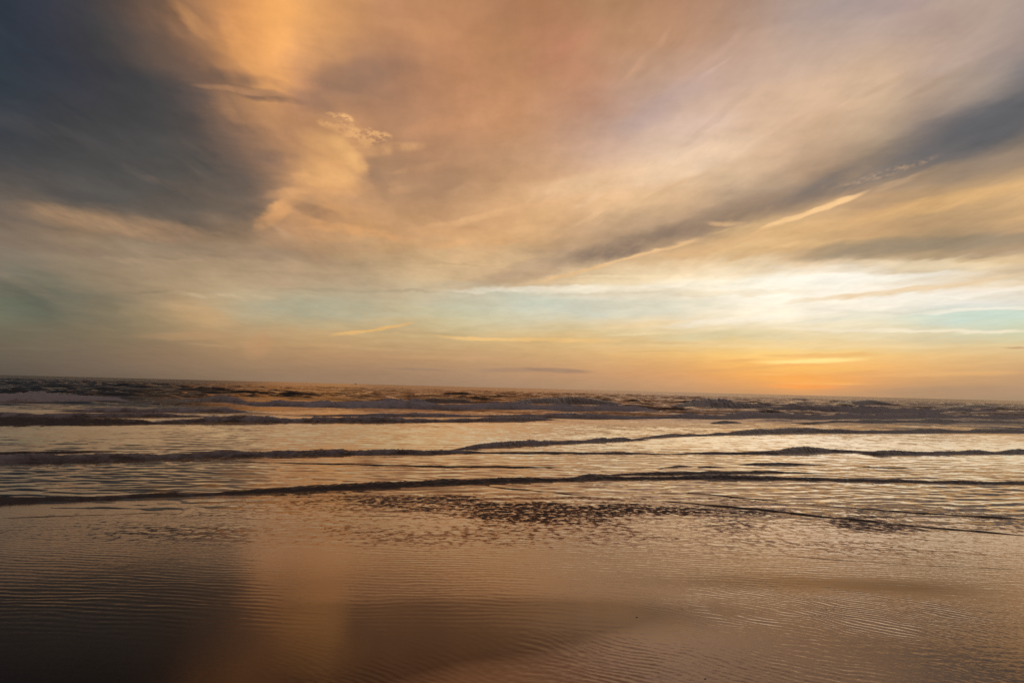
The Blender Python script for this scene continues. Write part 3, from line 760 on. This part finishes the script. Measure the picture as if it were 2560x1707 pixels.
wave('breaking_wave', [(320,1058,6),(360,1060,14),(480,1059,13),(620,1058,13),(730,1057,10),(860,1057,9),(1000,1057,11),(1150,1056,11),(1300,1053,8),(1460,1051,3)], 'long dark breaker bordering the bright flat water, left half', .3, 'wave', GB, seed=20, froth=True)
wave('rolling_wave', [(1930,1058,3),(2050,1058,6),(2250,1058,8),(2620,1059,7)], 'thin dark wave bordering the bright flat water, right half', .1, 'wave', GB, seed=21, lumps=.6, ends=(1,0))
wave('rolling_wave', [(1770,1058,2),(1815,1058,6),(1860,1058,2)], 'very short dark wavelet right of centre above the bright flat water', .1, 'wave', GB, seed=22, lumps=.6)
# middle waves
wave('breaking_wave', [(-120,1160,24),(60,1158,26),(146,1157,22),(300,1153,21),(490,1147,22),(700,1142,21),(860,1139,20),(1033,1137,19),(1140,1134,12),(1215,1133,8),(1400,1134,8),(1700,1137,9),(1740,1137,13),(1775,1136,10)], 'long brown breaker sweeping in from the left across the middle water', .3, 'wave', GN, seed=24, ends=(0,1), lumps=1.1)
wave('rolling_wave', [(-120,1138,8),(40,1136,9),(180,1132,6),(330,1127,3)], 'low dark wave at the left edge behind the long brown breaker', .1, 'wave', GN, seed=25, ends=(0,1), lumps=.6)
wave('breaking_wave', [(1090,1128,4),(1150,1124,11),(1230,1119,15),(1330,1114,14),(1430,1109,15),(1470,1107,10),(1560,1103,7),(1640,1100,3)], 'short foamy crest branching up from the long brown breaker', .35, 'wave', GN, seed=26, froth=True)
wave('breaking_wave', [(1500,1099,5),(1560,1101,13),(1640,1096,10),(1720,1091,9),(1820,1088,8),(1890,1086,9),(2000,1084,11),(2160,1084,8),(2350,1083,8),(2640,1083,8)], 'slim dark breaker right of centre in the bright flat water', .2, 'wave', GN, seed=27, ends=(1,0))
wave('rolling_wave', [(2440,1074,2),(2520,1074,4),(2640,1075,5)], 'slight dark ridge on the bright water at the right edge', .0, 'wave', GN, seed=28, lumps=.5, ends=(1,0))
wave('breaking_wave', [(1640,1134,5),(1800,1135,9),(1950,1136,12),(2035,1134,18),(2080,1132,11),(2180,1132,7),(2280,1134,4)], 'dark wave with a pointed peak below the sunset glow', .15, 'wave', GN, seed=29, lumps=.7)
wave('breaking_wave', [(2120,1132,3),(2200,1139,14),(2300,1138,12),(2420,1136,12),(2620,1135,12)], 'dark brown breaker at right level with the pointed peak', .2, 'wave', GN, seed=30, ends=(1,0))
wave('rolling_wave', [(390,1150,2),(560,1154,3),(860,1162,5),(1050,1167,6),(1270,1170,6),(1500,1168,2)], 'faint thin ridge between the two long brown breakers', .0, 'wave', GN, seed=31, lumps=.4)
wave('rolling_wave', [(1830,1163,2),(1900,1163,7),(1960,1163,7),(2080,1163,3)], 'short dark wavelet under the pointed wave peak', .0, 'wave', GN, seed=32, lumps=.5)
wave('rolling_wave', [(1735,1169,2),(1778,1169,5),(1820,1168,2)], 'tiny dark wavelet left of the short dark wavelet', .0, 'wave', GN, seed=33, lumps=.5)
wave('rolling_wave', [(1640,1172,2),(1700,1168,7),(1742,1168,2)], 'small dark wavelet at the left end of the row of three', .0, 'wave', GN, seed=34, lumps=.5)
wave('rolling_wave', [(2130,1166,1),(2200,1169,3),(2320,1172,2)], 'faint low ripple right of the short dark wavelet', .0, 'wave', GN, seed=35, lumps=.4)
wave('rolling_wave', [(1440,1192,4),(1560,1190,9),(1720,1187,10),(1850,1185,9),(1945,1183,12),(2000,1183,7),(2120,1185,2)], 'dark ridge riding just behind the nearest long wave', .05, 'wave', GN, seed=36, lumps=.6)
wave('breaking_wave', [(-120,1262,16),(0,1258,17),(180,1252,17),(366,1245,16),(600,1237,16),(860,1227,17),(1040,1218,17),(1215,1209,15),(1400,1203,15),(1560,1200,14),(1710,1199,13),(1900,1201,13),(2066,1203,13),(2300,1208,12),(2640,1214,12)], 'nearest long dark wave spanning the whole width above the wet sand', .12, 'wave', GN, seed=37, ends=(0,0), lumps=1.0)
# thin wash lines running over the sand
def wash(pts, label, seed, hscale=1.0):
    wave('wash_line', pts, label, .0, 'wash', GW, seed=seed, lumps=.35, back=7.0)
wash([(1560,1246,2),(1700,1258,5),(1880,1275,5),(2066,1294,6),(2300,1318,5),(2640,1345,6)], 'lower of the two dark wash lines slanting down at right', 41)
wash([(1960,1256,2),(2066,1267,5),(2300,1284,6),(2640,1305,7)], 'upper of the two dark wash lines slanting down at right', 42)
wash([(1660,1228,1),(1760,1237,4),(1880,1248,3),(2020,1258,1)], 'faint short wash line just under the nearest long wave', 43)
wash([(1160,1208,1),(1260,1221,3),(1400,1233,3),(1480,1240,1)], 'thin short wash line slanting below the middle of the nearest wave', 44)
wash([(1830,1378,1),(1980,1391,2),(2102,1401,2),(2340,1415,2),(2640,1429,2)], 'lowest hair-thin wash line at right on the wet sand', 45)
wash([(1745,1313,1),(1800,1318,2.5),(1880,1324,1)], 'tiny wash edge beside the dark churned patch', 46)
wash([(-60,1298,1),(120,1292,2.5),(366,1283,2),(480,1278,1)], 'faint wash line at left below the nearest long wave', 47)

# ------------------------------------------------------------------ the boat on the horizon
q = direction(889, 958.0); D = 2600.0
bx, by = q[0] / q[1] * D, D
boat = bpy.data.objects.new('fishing_boat', None); COL.objects.link(boat)
boat.location = (bx, by, 0.0); boat.rotation_euler = (0, 0, 0.35)
tag(boat, 'tiny dark fishing boat far off on the horizon', 'boat')
def simple(name, vs, fs, mat):
    me = bpy.data.meshes.new(name); me.from_pydata(vs, [], fs); me.update(); me.materials.append(mat)
    o = bpy.data.objects.new(name, me); COL.objects.link(o); o.parent = boat; return o
secs = [(-4.2, .9, .5, 1.5), (-2, 1.25, .6, 1.3), (1, 1.3, .6, 1.35), (3, .9, .4, 1.7), (4.8, .06, .05, 2.3)]
vs, fs = [], []
for x_, wd, kb, top in secs:
    vs += [(x_, -wd, top), (x_, -kb, -.4), (x_, kb, -.4), (x_, wd, top)]
for i in range(len(secs) - 1):
    for j in range(4):
        fs.append((i*4+j, i*4+(j+1) % 4, i*4+4+(j+1) % 4, i*4+4+j))
fs += [(0, 1, 2, 3), (16, 19, 18, 17)]
simple('hull', vs, fs, m_hull)
def box(x0, x1, y0, y1, z0, z1):
    return ([(a, b_, c_) for a in (x0, x1) for b_ in (y0, y1) for c_ in (z0, z1)],
            [(0,1,3,2), (4,6,7,5), (0,4,5,1), (2,3,7,6), (0,2,6,4), (1,5,7,3)])
simple('cabin', *box(-2.8, -0.6, -.8, .8, 1.25, 3.1), m_cabin)
simple('cabin_roof', *box(-3.0, -0.3, -.95, .95, 3.1, 3.25), m_hull)
simple('mast', *box(0.4, 0.52, -.06, .06, 1.2, 5.2), m_hull)

# ------------------------------------------------------------------ two small pebbles on the wet sand
m_peb = plain_mat('pebble_stone', (0.06, 0.045, 0.035), 0.35)
def pebble(px, py, r, label, seed):
    q = on_beach(px, py)
    th = np.linspace(0, 2 * math.pi, 25); ph = np.linspace(-math.pi / 2, math.pi / 2, 13)
    T, Pp = np.meshgrid(th, ph)
    k = r * (0.85 + 0.3 * fbm(np.cos(T) * 1.3 + 5, np.sin(T) * 1.3 + Pp + 5, seed, 2))
    ob = grid_mesh('pebble', k * 1.5 * np.cos(Pp) * np.cos(T), k * np.cos(Pp) * np.sin(T), k * 0.62 * np.sin(Pp), m_peb)
    ob.location = (q[0], q[1], float(beach_z(q[1])) + r * 0.35)
    tag(ob, label, 'pebble', 'pebbles on the wet sand')
pebble(1592, 1543, 0.0055, 'tiny dark pebble lying alone on smooth wet sand right of centre', 5)
pebble(1763, 1697, 0.005, 'tiny dark pebble at the bottom edge of the wet sand', 9)
